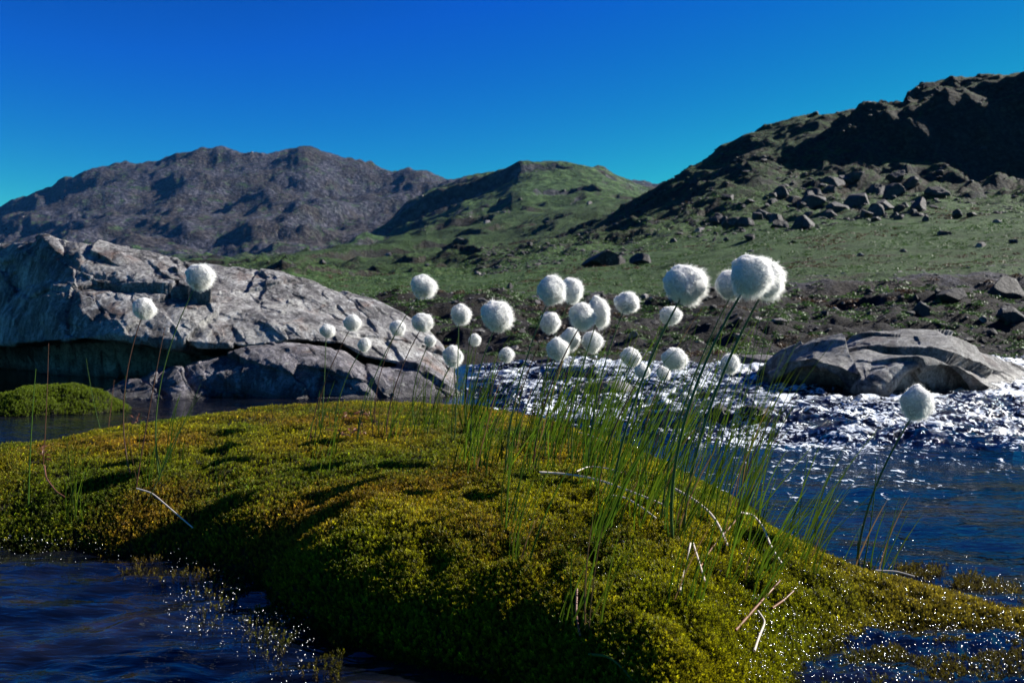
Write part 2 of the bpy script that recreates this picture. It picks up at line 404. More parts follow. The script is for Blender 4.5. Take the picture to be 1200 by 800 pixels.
def facets(G, cell, tilt, step, ang, seed, crack=.012, stretch=1.9):
    g = np.random.default_rng(seed); x, y, z = G[..., 0].ravel(), G[..., 1].ravel(), G[..., 2].ravel()
    yz = z+.5*y
    x = x+.10*cell*noise(x*6/cell*.3, yz*6/cell*.3, 0, seed); yz = yz+.10*cell*noise(x*6/cell*.3, yz*6/cell*.3, 5, seed)
    a = (x*math.cos(ang)-yz*math.sin(ang))/stretch; p = x*math.sin(ang)+yz*math.cos(ang)
    a0, a1, p0, p1 = a.min(), a.max(), p.min(), p.max()
    n = max(4, int((a1-a0)*(p1-p0)/cell**2)); S = np.stack([g.uniform(a0, a1, n), g.uniform(p0, p1, n)], 1)
    ta, tp, c = g.normal(0, tilt, n), g.normal(0, tilt, n), g.normal(0, step, n)
    best = np.full(len(a), 1e9); sec = best.copy(); idx = np.zeros(len(a), int)
    for i in range(n):
        d = np.hypot(a-S[i, 0], p-S[i, 1]); m = d < best
        sec = np.where(m, best, np.minimum(sec, d)); best = np.where(m, d, best); idx[m] = i
    h = (a-S[idx, 0])*ta[idx]+(p-S[idx, 1])*tp[idx]+c[idx]
    h -= crack*np.exp(-((sec-best)/(.02+.03*cell))**2)*(c[idx] > -step*.3)
    return h.reshape(G.shape[:2])
k_ = lambda *p: itp(p)
top = k_((-260, 420), (-150, 345), (-60, 305), (0, 292), (30, 284), (60, 279), (95, 283), (130, 289), (170, 296), (215, 303), (260, 309), (330, 323), (365, 333),
         (400, 345), (440, 355), (470, 368), (495, 385), (515, 405), (530, 428), (546, 462))
lip = k_((-260, 440), (-60, 410), (0, 402), (50, 400), (140, 394), (180, 400), (250, 405), (300, 404), (350, 398), (400, 402), (430, 418), (460, 424), (500, 432), (520, 446), (546, 468))
yl = k_((-260, 6.6), (-60, 6.2), (20, 5.62), (60, 5.26), (95, 5.08), (150, 5.02), (300, 5.10), (420, 5.22), (546, 5.45))
wd = k_((-260, .2), (0, .7), (150, 1.0), (300, 1.0), (420, .8), (500, .5), (546, .14))
fr = lambda f: (lambda x: lip(x)+(top(x)-lip(x))*f)
dd = lambda f: (lambda x: yl(x)+wd(x)*f)
prof = [(lambda x: lip(x)*0+500, lambda x: yl(x)+1.0), (lambda x: lip(x)*.3+460*.7, lambda x: yl(x)+.98), (lambda x: lip(x)+1, lambda x: yl(x)+.9), (lip, yl),
        (fr(.22), dd(.13)), (fr(.48), dd(.36)), (fr(.56), dd(.50)), (fr(.88), dd(.80)), (top, dd(1.0)), (lambda x: top(x)+14, lambda x: yl(x)+wd(x)+.8), (lambda x: top(x)*0+440, lambda x: yl(x)+wd(x)+1.3)]
def bould_disp(s, sc=1.0):
    def f1(G):
        x, y, z = G[..., 0], G[..., 1], G[..., 2]
        return .016*sc+.030*sc*fbm(x*1.3, y*1.3, z*2.0, 3, s)
    def f2(G):
        return facets(G, .50, .07*sc, .007*sc, R(38), s+1, .012)+facets(G, .20, .09*sc, .004*sc, R(44), s+2, .004, 3.0)
    def f3(G):
        x, y, z = G[..., 0], G[..., 1], G[..., 2]
        return facets(G, .06, .08*sc, .0012*sc, R(48), s+3, .0008, 3.0)+.003*sc*(ridged(x*9, y*9, z*8, 3, s+21)-.9)+.003*sc*strata(G, R(50), .40, .03, s+30)
    return [f1, f2, f3]
xs = np.concatenate([np.linspace(-260, 0, 60, endpoint=False), np.linspace(0, 546, 520)])
me = loft('boulder', xs, prof, [8, 20, 24, 55, 40, 34, 55, 40, 20, 10], bould_disp(3))
link('boulder', me, M['boulder'], label='largest pale grey streaked boulder with a dark overhang beneath it, filling the left', cat='boulder')

t2 = k_((70, 474), (105, 466), (150, 447), (200, 436), (250, 419), (320, 404), (360, 404), (400, 412), (425, 428), (450, 432), (490, 428), (515, 440), (548, 470))
prof2 = [(lambda x: x*0+485, lambda x: x*0+4.62), (lambda x: x*0+466, lambda x: x*0+4.76+.02*np.sin(x*.05)), (lambda x: 466+(t2(x)-466)*.55, lambda x: x*0+4.84), (lambda x: 466+(t2(x)-466)*.88, lambda x: x*0+4.98),
         (t2, lambda x: x*0+5.18), (lambda x: t2(x)+12, lambda x: x*0+5.55), (lambda x: t2(x)*0+480, lambda x: x*0+5.75)]
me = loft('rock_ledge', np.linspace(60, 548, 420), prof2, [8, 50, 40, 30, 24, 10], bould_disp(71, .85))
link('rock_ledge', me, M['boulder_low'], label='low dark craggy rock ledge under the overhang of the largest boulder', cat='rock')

# boulder standing in the rapids on the right
t3 = k_((868, 470), (885, 455), (900, 441), (925, 421), (960, 405), (985, 394), (1000, 388), (1020, 384), (1060, 386), (1100, 391), (1112, 393), (1145, 408), (1180, 425), (1210, 441), (1240, 470))
l3 = k_((868, 472), (885, 458), (905, 440), (930, 427), (955, 424), (985, 436), (1010, 456), (1022, 460), (1032, 450), (1050, 436), (1075, 427), (1100, 425), (1120, 430), (1140, 446), (1156, 466), (1240, 472))
c3 = lambda x: np.clip((468-l3(x))/25, 0, 1)     # how deep the hollow is
y3 = lambda x: 4.86+.00006*(x-1050)**2*.35+.05*c3(x)
prof3 = [(lambda x: x*0+480, lambda x: y3(x)+.10+.12*c3(x)), (lambda x: x*0+468, lambda x: y3(x)+.04+.16*c3(x)), (lambda x: l3(x)+4, lambda x: y3(x)+.01+.10*c3(x)), (l3, y3),
         (lambda x: l3(x)+(t3(x)-l3(x))*.45, lambda x: y3(x)+.28), (lambda x: l3(x)+(t3(x)-l3(x))*.8, lambda x: y3(x)+.52), (t3, lambda x: y3(x)+.85), (lambda x: t3(x)+14, lambda x: y3(x)+1.3), (lambda x: x*0+470, lambda x: y3(x)+1.6)]
def f3a(G): return .018*fbm(G[..., 0]*2, G[..., 1]*2, G[..., 2]*3, 3, 90)
def f3b(G):
    return facets(G, .42, .15, .014, R(22), 195, .022, 2.2)+facets(G, .15, .09, .003, R(25), 197, .004, 2.4)+.003*(ridged(G[..., 0]*9, G[..., 1]*12, G[..., 2]*12, 3, 97)-.9)+.004*strata(G, R(25), .35, .03, 98)
me = loft('boulder', np.linspace(868, 1240, 380), prof3, [6, 30, 14, 44, 30, 36, 14, 8], [f3a, f3b], 3)
link('boulder', me, M['river_rock'], label='smooth rounded brownish boulder with two black hollows standing in the white rapids', cat='boulder')

def rock_mesh(seed, sub=4, cuts=14, flat=.75, ns=.035):
    import bmesh
    bm = bmesh.new(); bmesh.ops.create_icosphere(bm, subdivisions=sub, radius=1)
    V = np.array([v.co[:] for v in bm.verts]); Fc = np.array([[v.index for v in f.verts] for f in bm.faces]); bm.free()
    g = np.random.default_rng(seed)
    for _ in range(cuts):
        n = g.normal(size=3); n /= np.linalg.norm(n); d = g.uniform(.42, .85)
        q = V@n-d; V = V-np.maximum(q, 0)[:, None]*n*.985
    nn = V/np.linalg.norm(V, axis=1)[:, None]
    V = V+nn*(ns*fbm(V[:, 0]*2.5+seed, V[:, 1]*2.5, V[:, 2]*2.5, 4, seed))[:, None]
    V[:, 2] *= flat; V /= np.abs(V).max(0)[None, :]/np.array([1, .85, flat])
    return V, Fc
protos = [mesh_np('rock', *rock_mesh(100+i, 5 if i < 3 else 4, 12, (.8, .6, .9, .7, .55, .8)[i]), smooth=True) for i in range(6)]
def rock(tx, ty, wpx, hpx, label, k, matname, rot=0, group=None, Y=None, sink=.45, cat='boulder', tilt=0):
    if Y is None: (x, y, z), Y = on_hill(tx, ty)
    else: x, y, z = P(tx, ty, Y); z = max(z, -.02)
    me = protos[k].copy() if False else protos[k]
    me2 = bank_mesh.get((k, matname))
    if me2 is None:
        me2 = protos[k].copy(); me2.materials.clear(); me2.materials.append(M[matname]); bank_mesh[(k, matname)] = me2
    o = link('boulder' if cat == 'boulder' else 'rock', me2, None, label=label, cat=cat, group=group)
    s = wpx/F*Y/2; hz = hpx/F*Y/2/max(.3, (.8, .6, .9, .7, .55, .8)[k])
    o.scale = (s, s*.9, hz); o.location = (x, y+s*.3, z+hz*(.8*(1-sink)*.6)); o.rotation_euler = (tilt, 0, rot)
    return o
bank_mesh = {}
rock(700, 461, 92, 36, 'low dark rounded rock awash in the rapids behind the cotton grass', 1, 'river_rock', .3, Y=4.95, sink=.9, cat='rock')
rock(842, 490, 44, 26, 'small dark wet rock breaking the white water left of the smooth boulder', 3, 'dark_rock', 1.2, Y=4.0, sink=.6, cat='rock')
rock(885, 487, 46, 20, 'flat dark wet rock in white water, just below the left tip of the smooth boulder', 4, 'dark_rock', 2.2, Y=4.05, sink=.5, cat='rock')
rock(893, 425, 60, 16, 'pale low rock on the far bank edge behind the smooth boulder', 4, 'grey_rock', .2, Y=7.0, sink=.5, cat='rock')
rock(709, 312, 54, 34, 'large grey angular boulder alone on the green slope above the cotton grass', 0, 'dark_rock', .7)
rock(754, 310, 34, 20, 'smaller angular boulder just right of the lone grey one on the slope', 3, 'dark_rock', 2.3)
rock(1180, 352, 56, 40, 'large black boulder at the right edge of the dark stony bank', 2, 'dark_rock', .5)
rock(1118, 352, 40, 26, 'mid-sized black boulder left of the largest one on the dark stony bank', 0, 'dark_rock', 1.9)
rock(1080, 368, 30, 22, 'dark angular rock on the stony bank behind the smooth boulder', 3, 'dark_rock', 1.1, cat='rock')
rock(1187, 378, 38, 24, 'dark rock low on the bank at the right edge of the picture', 5, 'dark_rock', 2.7, cat='rock')
# the tumbled boulders below the cliff
pile = [(872, 262, 40, 26), (905, 262, 36, 20), (938, 262, 52, 26), (958, 246, 60, 30), (986, 252, 40, 24), (1010, 240, 46, 26), (1030, 252, 34, 20), (1046, 236, 40, 24),
        (1072, 246, 50, 32), (1096, 236, 44, 28), (1120, 246, 32, 20), (1012, 214, 42, 22), (1048, 206, 52, 26), (992, 228, 36, 20), (1030, 224, 38, 20), (1076, 218, 36, 20),
        (966, 224, 30, 16), (1140, 254, 24, 12), (860, 240, 26, 12), (915, 236, 30, 14), (1105, 262, 22, 11), (845, 262, 24, 12)]
g = np.random.default_rng(31)
for q in range(46):
    u_ = g.uniform(0, 1); a_ = 835+260*u_+g.normal(0, 10); b2 = 272-55*u_*(1.2-u_)*1.6+g.normal(0, 13)
    pile.append((a_, b2, g.uniform(9, 30)*(1 if g.random() < .8 else 1.4), 0)); pile[-1] = (*pile[-1][:3], pile[-1][2]*g.uniform(.4, .8))
pile = [(a+g.normal(0, 6), b_+g.normal(0, 4), c_*g.uniform(.7, 1.2), d_*g.uniform(.8, 1.2)) for a, b_, c_, d_ in pile]
for i, (a, b_, c_, d_) in enumerate(pile):
    rock(a, b_, c_*.8, d_*.85, 'dark angular boulder tumbled in the heap below the black cliff', (0, 3, 2, 5, 1, 4)[i % 6], 'dark_rock', i*1.7, 'boulders in the heap below the cliff', tilt=.35*((i % 5)-2))
hill_r = [(538, 284, 16, 9), (455, 300, 12, 7), (378, 312, 12, 8), (570, 262, 10, 6), (620, 288, 10, 6), (560, 322, 12, 6), (662, 300, 10, 6), (500, 312, 9, 5), (1060, 296, 14, 7),
          (1150, 290, 16, 8), (1188, 285, 14, 8), (1010, 300, 12, 6), (930, 285, 12, 6), (880, 296, 10, 5), (790, 285, 14, 8), (820, 272, 16, 8), (760, 278, 14, 7), (1170, 262, 14, 8), (640, 262, 9, 5), (590, 250, 9, 5),
          (610, 235, 9, 5), (690, 240, 9, 5), (660, 225, 8, 4)]
for i, (a, b_, c_, d_) in enumerate(hill_r):
    rock(a, b_, c_, d_, 'small grey rock scattered on the green heath slope', i % 6, 'grey_rock' if i % 2 else 'dark_rock', i*2.1, 'rocks scattered over the green slope', cat='rock')
bank_r = []
g = np.random.default_rng(12)
while len(bank_r) < 46:
    a, b_ = g.uniform(560, 1220), g.uniform(338, 416)
    if all(abs(a-q[0]) > 16 or abs(b_-q[1]) > 8 for q in bank_r): bank_r.append((a, b_, g.uniform(9, 20), g.uniform(6, 11)))
for i, (a, b_, c_, d_) in enumerate(bank_r):
    rock(a, b_, c_, d_, 'small angular stone lying on the dark far bank of the river', i % 6, 'dark_rock' if i % 3 else 'grey_rock', i*1.3, 'stones on the far bank', cat='stone')

# loose gravel and stones, too many to count
def scatter_blobs(name, n, sampler, size, matname, seed, flat=.6, mesh_seed=0):
    Vp, Fp = rock_mesh(300+mesh_seed, 2, 8, .7)
    g = np.random.default_rng(seed); pts, rr = sampler(g, n)
    s = size(g, len(pts), rr); a = g.uniform(0, 6.28, len(pts)); ca, sa = np.cos(a), np.sin(a)
    sq = g.uniform(.6, 1.3, (len(pts), 3))
    W = Vp[None]*sq[:, None]
    X = (W[..., 0]*ca[:, None]-W[..., 1]*sa[:, None])*s[:, None]+pts[:, None, 0]
    Yy = (W[..., 0]*sa[:, None]+W[..., 1]*ca[:, None])*s[:, None]+pts[:, None, 1]
    Z = W[..., 2]*s[:, None]*flat+pts[:, None, 2]
    Fc = (Fp[None]+(np.arange(len(pts))*len(Vp))[:, None, None]).reshape(-1, 3)
    me = mesh_np(name, np.stack([X, Yy, Z], -1).reshape(-1, 3), Fc, smooth=False)
    return link(name, me, M[matname], kind='stuff')
def hill_sampler(r0, r1, lo=-100, hi=1300, clump=0):
    def f(g, n):
        rr = np.exp(g.uniform(math.log(r0), math.log(r1), n)); px = g.uniform(lo, hi, n)
        if clump:
            keep = noise((px-600)/F*rr/(rr*.06), np.log(rr)*9, 0, clump) > -.02
            rr, px = rr[keep], px[keep]
        return np.stack([(px-600)/F*rr, rr, terrain(px, rr)], -1), rr
    return f
scatter_blobs('gravel', 5200, hill_sampler(7.3, 18), lambda g, n, r: r*g.uniform(.0008, .0042, n)*g.uniform(.5, 1, n), 'grey_rock', 21)
scatter_blobs('rubble', 7000, hill_sampler(60, 165, 560, 1350, 41), lambda g, n, r: r*g.uniform(.0008, .0060, n)*g.uniform(.3, 1, n), 'dark_rock', 22)
scatter_blobs('scree', 4200, hill_sampler(120, 1750, -60, 1250, 43), lambda g, n, r: r*g.uniform(.0005, .0026, n)*g.uniform(.4, 1, n), 'grey_rock', 23)

# low heath plants over bank and bench
def heath(name, n, r0, r1, size, seed, leaves=36, lo=-60, hi=1300):
    g = np.random.default_rng(seed)
    rr = np.exp(g.uniform(math.log(r0), math.log(r1), n)); px = g.uniform(lo, hi, n)
    x = (px-600)/F*rr
    keep = (noise(x/(rr*.07), rr/(rr*.07)+np.log(rr)*14, 0, seed) > -.12) & ((rr > 16.5) | (g.random(n) < .8))
    rr, px, x = rr[keep], px[keep], x[keep]; n = len(rr)
    z = terrain(px, rr); s = rr*size*g.uniform(.5, 1.4, n)
    L = leaves
    d = g.normal(size=(n, L, 3)); d /= np.linalg.norm(d, axis=2)[..., None]; d[..., 2] = np.abs(d[..., 2])
    c = np.stack([x, rr, z], -1)[:, None]+d*s[:, None, None]*g.uniform(.4, 1, (n, L, 1))*np.array([1.5, 1.5, .75])
    u = g.normal(size=(n, L, 3)); u /= np.linalg.norm(u, axis=2)[..., None]
    v = np.cross(u, d+.3); v /= np.linalg.norm(v, axis=2)[..., None]+1e-9
    q = s[:, None, None]*.22
    V = np.stack([c-u*q, c+u*q, c+v*q*1.3, c-v*q*.6], 2).reshape(-1, 3)
    Fc = np.arange(len(V)).reshape(-1, 4)[:, [0, 2, 1, 3]]
    mixv = np.clip(.5+noise(x/(rr*.12), np.log(rr)*8, 0, seed+3)*1.4+g.normal(0, .15, n), 0, 1)
    c1, c2 = np.array([.030, .070, .013]), np.array([.066, .126, .032])
    col = (c1+(c2-c1)*mixv[:, None])
    br = (noise(x/(rr*.15)+9, np.log(rr)*7, 0, seed+5) > .22)[:, None]
    col = np.where(br, np.array([.06, .035, .018]), col)*g.uniform(.7, 1.3, (n, 1))
    col = np.repeat(col, L*4, 0)
    me = mesh_np(name, V, Fc, smooth=False, attrs={'col': col})
    return link(name, me, M['heath'], kind='stuff')
heath('bank_plants', 7500, 7.5, 16, .0045, 51)
heath('heath', 15000, 17, 110, .0030, 52, 14)
heath('willow_scrub', 14000, 100, 700, .0016, 53, 8)

# ------------------------------------------------------------ river
def water_z(x, y):
    u = x/y; px = 600+u*F; py = HZ+HC/y*F
    rap = sstep(525, 600, px+40*noise(y*3, 0, 0, 240))*sstep(2.35, 3.9, y+.25*noise(x*1.5, y, 0, 241))
    lowr = sstep(640, 900, px)*(1-rap)
    calm = (1-sstep(525, 600, px))*sstep(2.5, 3, y)
    near = (1-sstep(380, 520, px))*(1-sstep(2.2, 2.5, y))
    nearr = sstep(700, 900, px)*(1-sstep(1.45, 1.6, y))
    z = .0022*fbm(x*9, y*14, 0, 3, 201)
    z = z+near*(.014*fbm(x*4+y*2, y*9-x*3, 0, 3, 205)+.004*noise(x*18, y*34, 0, 206))
    z = z+lowr*(.013*fbm(x*2.6, y*10, 0, 4, 211)+.003*ridged(x*9, y*26, 0, 2, 212))
    z = z+nearr*.006*ridged(x*22, y*26, 0, 2, 231)
    tr = ridged(x*2.3+.5*noise(x*2, y*2, 0, 220), y*4.2, 0, 4, 221)-.9
    ch = ridged(x*7, y*8, 0, 3, 223)-.9
    z = z+rap*(.050*tr+.006*ch+.045*noise(x*1.1, y*1.6, 0, 222)-.028+.02*sstep(5.2, 6.5, y))
    bx = (np.exp(-(((x-2.1)/1.1)**2+((y-4.75)/.22)**2))+.8*np.exp(-(((x-.45)/.3)**2+((y-4.75)/.15)**2)))
    z = z+rap*.012*bx*(1+noise(x*6, y*8, 0, 224))
    foam = sstep(0, .5, rap)*(-.02+.22*tr+.12*ch+.50*fbm(x*1.8, y*1.5, 0, 4, 225)+.34*bx+.20*sstep(4.4, 6.2, y)-.22*(1-sstep(3.0, 4.4, y))+.12*sstep(.15, .5, x/y))
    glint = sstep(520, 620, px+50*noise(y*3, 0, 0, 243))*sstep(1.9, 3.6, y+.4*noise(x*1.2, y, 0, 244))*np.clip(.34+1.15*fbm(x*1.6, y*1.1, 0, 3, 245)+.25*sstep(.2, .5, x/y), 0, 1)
    return z, np.clip(foam, 0, 1), rap, glint
nrw, ncw = 620, 1000
yy = 1/np.linspace(1/.34, 1/9.5, nrw//2); yy = np.sort(np.concatenate([yy, np.linspace(3.2, 7.6, nrw//2)]))
uu = np.concatenate([np.linspace(-1.3, -.65, 60, endpoint=False), np.linspace(-.65, .65, ncw-120, endpoint=False), np.linspace(.65, 1.3, 60)])
U, Y2 = np.meshgrid(uu, yy); X2 = U*Y2
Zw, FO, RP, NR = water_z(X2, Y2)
def water_material():
    m, nt, b = mat('mountain river water'); t = NT(nt)
    foam = t.attr('foam'); rap = t.attr('rapid')
    c = t.coord(); cs = t.coord((.62, .5, 1.0), (0, 0, R(-9)))
    bed = t.ramp(t.noise(t.coord((1, 2.2, 1)), 2.6, 5, .6, .6), [(.44, (.0010, .002, .006)), (.58, (.005, .006, .010)), (.72, (.022, .014, .010))])
    fn = t.noise(cs, 13, 8, .68, 1.6)
    fm = t.ramp(t.math('ADD', t.math('MULTIPLY', foam, 1.15), t.math('MULTIPLY', t.math('SUBTRACT', fn, .5), 3.2)), [(.36, 0), (.52, .35), (.74, 1)])
    fm = t.math('MULTIPLY', fm, t.ramp(foam, [(.03, 0), (.15, 1)]))
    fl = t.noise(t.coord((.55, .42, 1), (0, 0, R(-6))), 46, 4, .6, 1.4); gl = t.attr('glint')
    fl = t.ramp(t.math('ADD', fl, t.math('MULTIPLY', gl, .20)), [(.67, 0), (.72, 1)])  # sun glints painted as white flecks in the base colour
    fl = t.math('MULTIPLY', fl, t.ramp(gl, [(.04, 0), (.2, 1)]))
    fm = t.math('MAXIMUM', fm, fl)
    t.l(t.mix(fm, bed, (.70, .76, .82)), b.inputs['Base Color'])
    t.l(t.mix(fm, (.045, .045, .045), (.5, .5, .5)), b.inputs['Roughness'])
    b.inputs['IOR'].default_value = 1.33; b.inputs['Specular IOR Level'].default_value = .62
    n1 = t.bump(t.math('MULTIPLY', t.noise(t.coord((1, 3.2, 1), (0, 0, R(12))), 16, 3, .5, .5), t.ramp(rap, [(0, .45), (.4, 1)])), .008, .8)
    h2 = t.math('MULTIPLY', t.noise(cs, 34, 5, .75, 1.0), t.ramp(rap, [(0, .0), (.4, .1), (.9, 1)]))
    n2 = t.bump(h2, .009, 1, n1)
    t.l(n2, b.inputs['Normal'])
    return m
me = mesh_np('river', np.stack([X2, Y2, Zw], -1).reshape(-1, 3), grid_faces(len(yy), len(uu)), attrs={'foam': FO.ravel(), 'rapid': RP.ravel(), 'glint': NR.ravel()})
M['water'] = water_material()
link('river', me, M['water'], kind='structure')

# ------------------------------------------------------------ moss bank
shore_px = [(-500, 655), (-120, 645), (0, 642), (100, 643), (200, 654), (290, 676), (340, 712), (400, 752), (500, 778), (600, 800), (690, 845), (760, 890), (850, 890), (930, 840), (985, 775), (1060, 745), (1150, 752), (1300, 775),
            (1700, 820), (1700, 760), (1300, 735), (1200, 716), (1100, 692), (1000, 664), (930, 628), (880, 600), (810, 566), (740, 540), (680, 520), (600, 505), (500, 499), (400, 499), (300, 506), (150, 524), (0, 552), (-150, 575), (-500, 600)]
shore = np.array([((a-600)/F*(HC/((b_-HZ)/F)), HC/((b_-HZ)/F)) for a, b_ in shore_px])
def shore_d(x, y):              # signed distance inside the bank outline
    x = np.asarray(x, float); y = np.asarray(y, float); d = np.full(x.shape, 9.0); ins = np.zeros(x.shape, bool)
    for (x0, y0), (x1, y1) in zip(shore, np.roll(shore, -1, 0)):
        ex, ey = x1-x0, y1-y0
        tt = np.clip(((x-x0)*ex+(y-y0)*ey)/(ex*ex+ey*ey+1e-12), 0, 1)
        d = np.minimum(d, np.hypot(x-x0-tt*ex, y-y0-tt*ey))
        c = ((y0 > y) != (y1 > y)); ins ^= c & (x < (ex)*(y-y0)/(ey if abs(ey) > 1e-12 else 1e-12)+x0)
    return np.where(ins, d, -d)
def bank_z(x, y):
    d = shore_d(x, y)+.04*noise(x*4, y*4, 0, 300)
    hm = .158*(1-.72*sstep(.10, .50, x/y*1.0))*(1-.12*sstep(.2, .6, -x/y))
    h = hm*(1-np.exp(-np.maximum(d, 0)/(.075+.09*sstep(1.5, 2.2, y)+.09*sstep(.15, .4, x/y))))
    h = h+np.minimum(d, 0)*.5-.01
    k = sstep(0, .15, d); nf = 1-sstep(1.25, 1.8, y); h = h-k*.02*nf*(1-sstep(.25, .4, x/y)); bm_ = 1+.7*nf
    h = h+k*(.016*fbm(x*5, y*5, 0, 2, 301)+bm_*.013*(.6-np.abs(noise(x*11, y*11, 0, 303))*2)+bm_*.010*noise(x*28, y*28, 0, 304))
    return h, d
uu = np.linspace(-1.1, 1.1, 620); yy = np.exp(np.linspace(math.log(.6), math.log(4.4), 420))
U, Y2 = np.meshgrid(uu, yy); X2 = U*Y2
Zb, Db = bank_z(X2, Y2)
def bank_material():
    m, nt, b = mat('moss bank soil'); t = NT(nt)
    c = t.coord()
    t.l(t.ramp(t.noise(c, 60, 5, .7), [(.35, (.008, .007, .003)), (.65, (.035, .034, .008))]), b.inputs['Base Color'])
    b.inputs['Roughness'].default_value = .85
    t.l(t.bump(t.noise(c, 120, 4, .7), .01), b.inputs['Normal']); return m
me = mesh_np('moss_bank', np.stack([X2, Y2, Zb], -1).reshape(-1, 3), grid_faces(len(yy), len(uu)))
M['soil'] = bank_material()
link('moss_bank', me, M['soil'], kind='structure')

def sprig_template(seed, L=12):
    g = np.random.default_rng(seed); V = []; 
    for i in range(L):
        h = (i/(L-1))**.8; a = i*2.4+g.uniform(-.3, .3); ln = (.26-.07*h)*g.uniform(.8, 1.2); w_ = .062*g.uniform(.8, 1.3)
        out = np.array([math.cos(a), math.sin(a), 0]); side = np.array([-math.sin(a), math.cos(a), 0])
        up = .55+.5*h
        base = np.array([0, 0, .15+.8*h]); tip = base+out*ln*(.95-.35*h)+np.array([0, 0, ln*up])
        mid = base+out*ln*.45+np.array([0, 0, ln*up*.38])
        V += [base-side*w_*.3, mid-side*w_, tip, mid+side*w_]
    V = np.array(V); Fc = np.arange(len(V)).reshape(-1, 4)
    return V, Fc
def sprigs(name, X, Yv, Z, nrm, seed, hgt, colfn, parent=None, **kw):
    g = np.random.default_rng(seed); n = len(X); allV = []; allF = []; allC = []; off = 0
    which = g.integers(0, 4, n); hh = hgt*g.uniform(.6, 1.35, n)
    a = g.uniform(0, 6.28, n)
    up = nrm*.55+np.array([.10, .02, .75])+g.normal(0, .30, (n, 3)); up /= np.linalg.norm(up, axis=1)[:, None]
    e1 = np.stack([np.cos(a), np.sin(a), np.zeros(n)], -1); e1 -= up*(e1*up).sum(1)[:, None]; e1 /= np.linalg.norm(e1, axis=1)[:, None]
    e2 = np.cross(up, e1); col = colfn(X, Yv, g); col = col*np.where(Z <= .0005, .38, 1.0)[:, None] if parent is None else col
    for k in range(4):
        s = which == k; Vp, Fp = sprig_template(seed*10+k); m = s.sum()
        W = (e1[s][:, None]*Vp[None, :, :1]+e2[s][:, None]*Vp[None, :, 1:2]+up[s][:, None]*Vp[None, :, 2:])*hh[s][:, None, None]
        W = W+np.stack([X[s], Yv[s], Z[s]-.2*hh[s]], -1)[:, None]
        allV.append(W.reshape(-1, 3)); allF.append((Fp[None]+(np.arange(m)*len(Vp))[:, None, None]).reshape(-1, 4)+off)
        tipc = .82+1.2*np.clip((Vp[:, 2]-.65)/.5, -.65, 1)      # young tips brightened, base colour blackened for the gaps between sprigs
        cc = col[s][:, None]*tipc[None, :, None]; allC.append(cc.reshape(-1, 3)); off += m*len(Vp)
    me = mesh_np(name, np.concatenate(allV), np.concatenate(allF), smooth=False, attrs={'col': np.concatenate(allC)})
    return link(name, me, M['moss'], parent, kind='stuff', **kw)
def moss_col(x, y, g):
    n = len(x); a = np.clip(.5+1.1*fbm(x*2.2, y*2.2, 0, 3, 401)+g.normal(0, .16, n), 0, 1)[:, None]
    yel, grn, org = np.array([.178, .158, .002]), np.array([.060, .088, .002]), np.array([.175, .092, .006])
    c = grn+(yel-grn)*a
    o = np.clip(.15+1.6*noise(x*3.1+4, y*3.1, 0, 402)+g.normal(0, .25, n), 0, 1)[:, None]*.85*sstep(.35, -.05, x/y)[:, None]
    c = c+(org-c)*o
    gr = sstep(.10, .3, x/y)[:, None]*.25*sstep(.5, .35, x/y)[:, None]; c = c+(grn-c)*gr
    br = (sstep(.28, .50, x/y)*sstep(2.0, 1.7, y))[:, None]*.65; c = c+(np.array([.105, .070, .010])-c)*br
    return c*np.exp(g.normal(-.12, .50, (n, 1)))
# area weighted sampling of the bank surface, denser towards the viewer
g = np.random.default_rng(5); N0 = 820000
uu_ = g.uniform(-.85, .9, N0); yv = np.exp(g.uniform(math.log(.8), math.log(4.0), N0)); xv = uu_*yv
z, d = bank_z(xv, yv); wet = ((uu_ > .28) & (yv < 1.75)) | ((uu_ < -.20) & (uu_ > -.46) & (yv < 2.0) & (yv > 1.2))
keep = (d > -.012) | (wet & (d > -.17) & (g.random(N0) < np.where(uu_ > 0, .80, .20)*(1+d/.17)) & (noise(xv*14, yv*14, 0, 310) > -.1))
z = np.where(d < -.012, .0, z)
xv, yv, z, d = xv[keep], yv[keep], z[keep], d[keep]
e = .004; zx = (bank_z(xv+e, yv)[0]-z)/e*(d > 0); zy = (bank_z(xv, yv+e)[0]-z)/e*(d > 0)
nv = np.stack([-zx, -zy, np.ones_like(zx)], -1); nv /= np.linalg.norm(nv, axis=1)[:, None]
keep = (nv[:, 2] > .2) & (z > -.03); print('sprigs', keep.sum())
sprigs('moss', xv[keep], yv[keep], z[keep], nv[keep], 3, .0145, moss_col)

# the small hummock at the left edge
hx, hy, _ = P(34, 488, 4.05)
def hum(x, y):
    q = ((x-hx)/.36)**2+((y-hy-.2)/.26)**2
    q = q*(1+.5*noise(x*3.5, y*3.5, 0, 412)); return .118*np.clip(1-q, -1, 1)-.012+.030*fbm(x*6, y*6, 0, 3, 411)
gx, gy = np.meshgrid(np.linspace(hx-.42, hx+.42, 90), np.linspace(hy-.12, hy+.52, 70))
hr = bpy.data.objects.new('moss_hummock', mesh_np('moss_hummock', np.stack([gx, gy, np.maximum(hum(gx, gy), -.06)], -1).reshape(-1, 3), grid_faces(70, 90)))
C.objects.link(hr); hr.data.materials.append(M['soil'])
hr['label'] = 'small bright green moss hummock rising from still water at the left edge'; hr['category'] = 'moss hummock'
X = g.uniform(hx-.4, hx+.4, 14000); Yv = g.uniform(hy-.1, hy+.5, 14000); Z = hum(X, Yv); k = Z > -.01
hc = lambda x, y, g: np.array([.085, .118, .005])[None]*g.uniform(.65, 1.3, (len(x), 1))
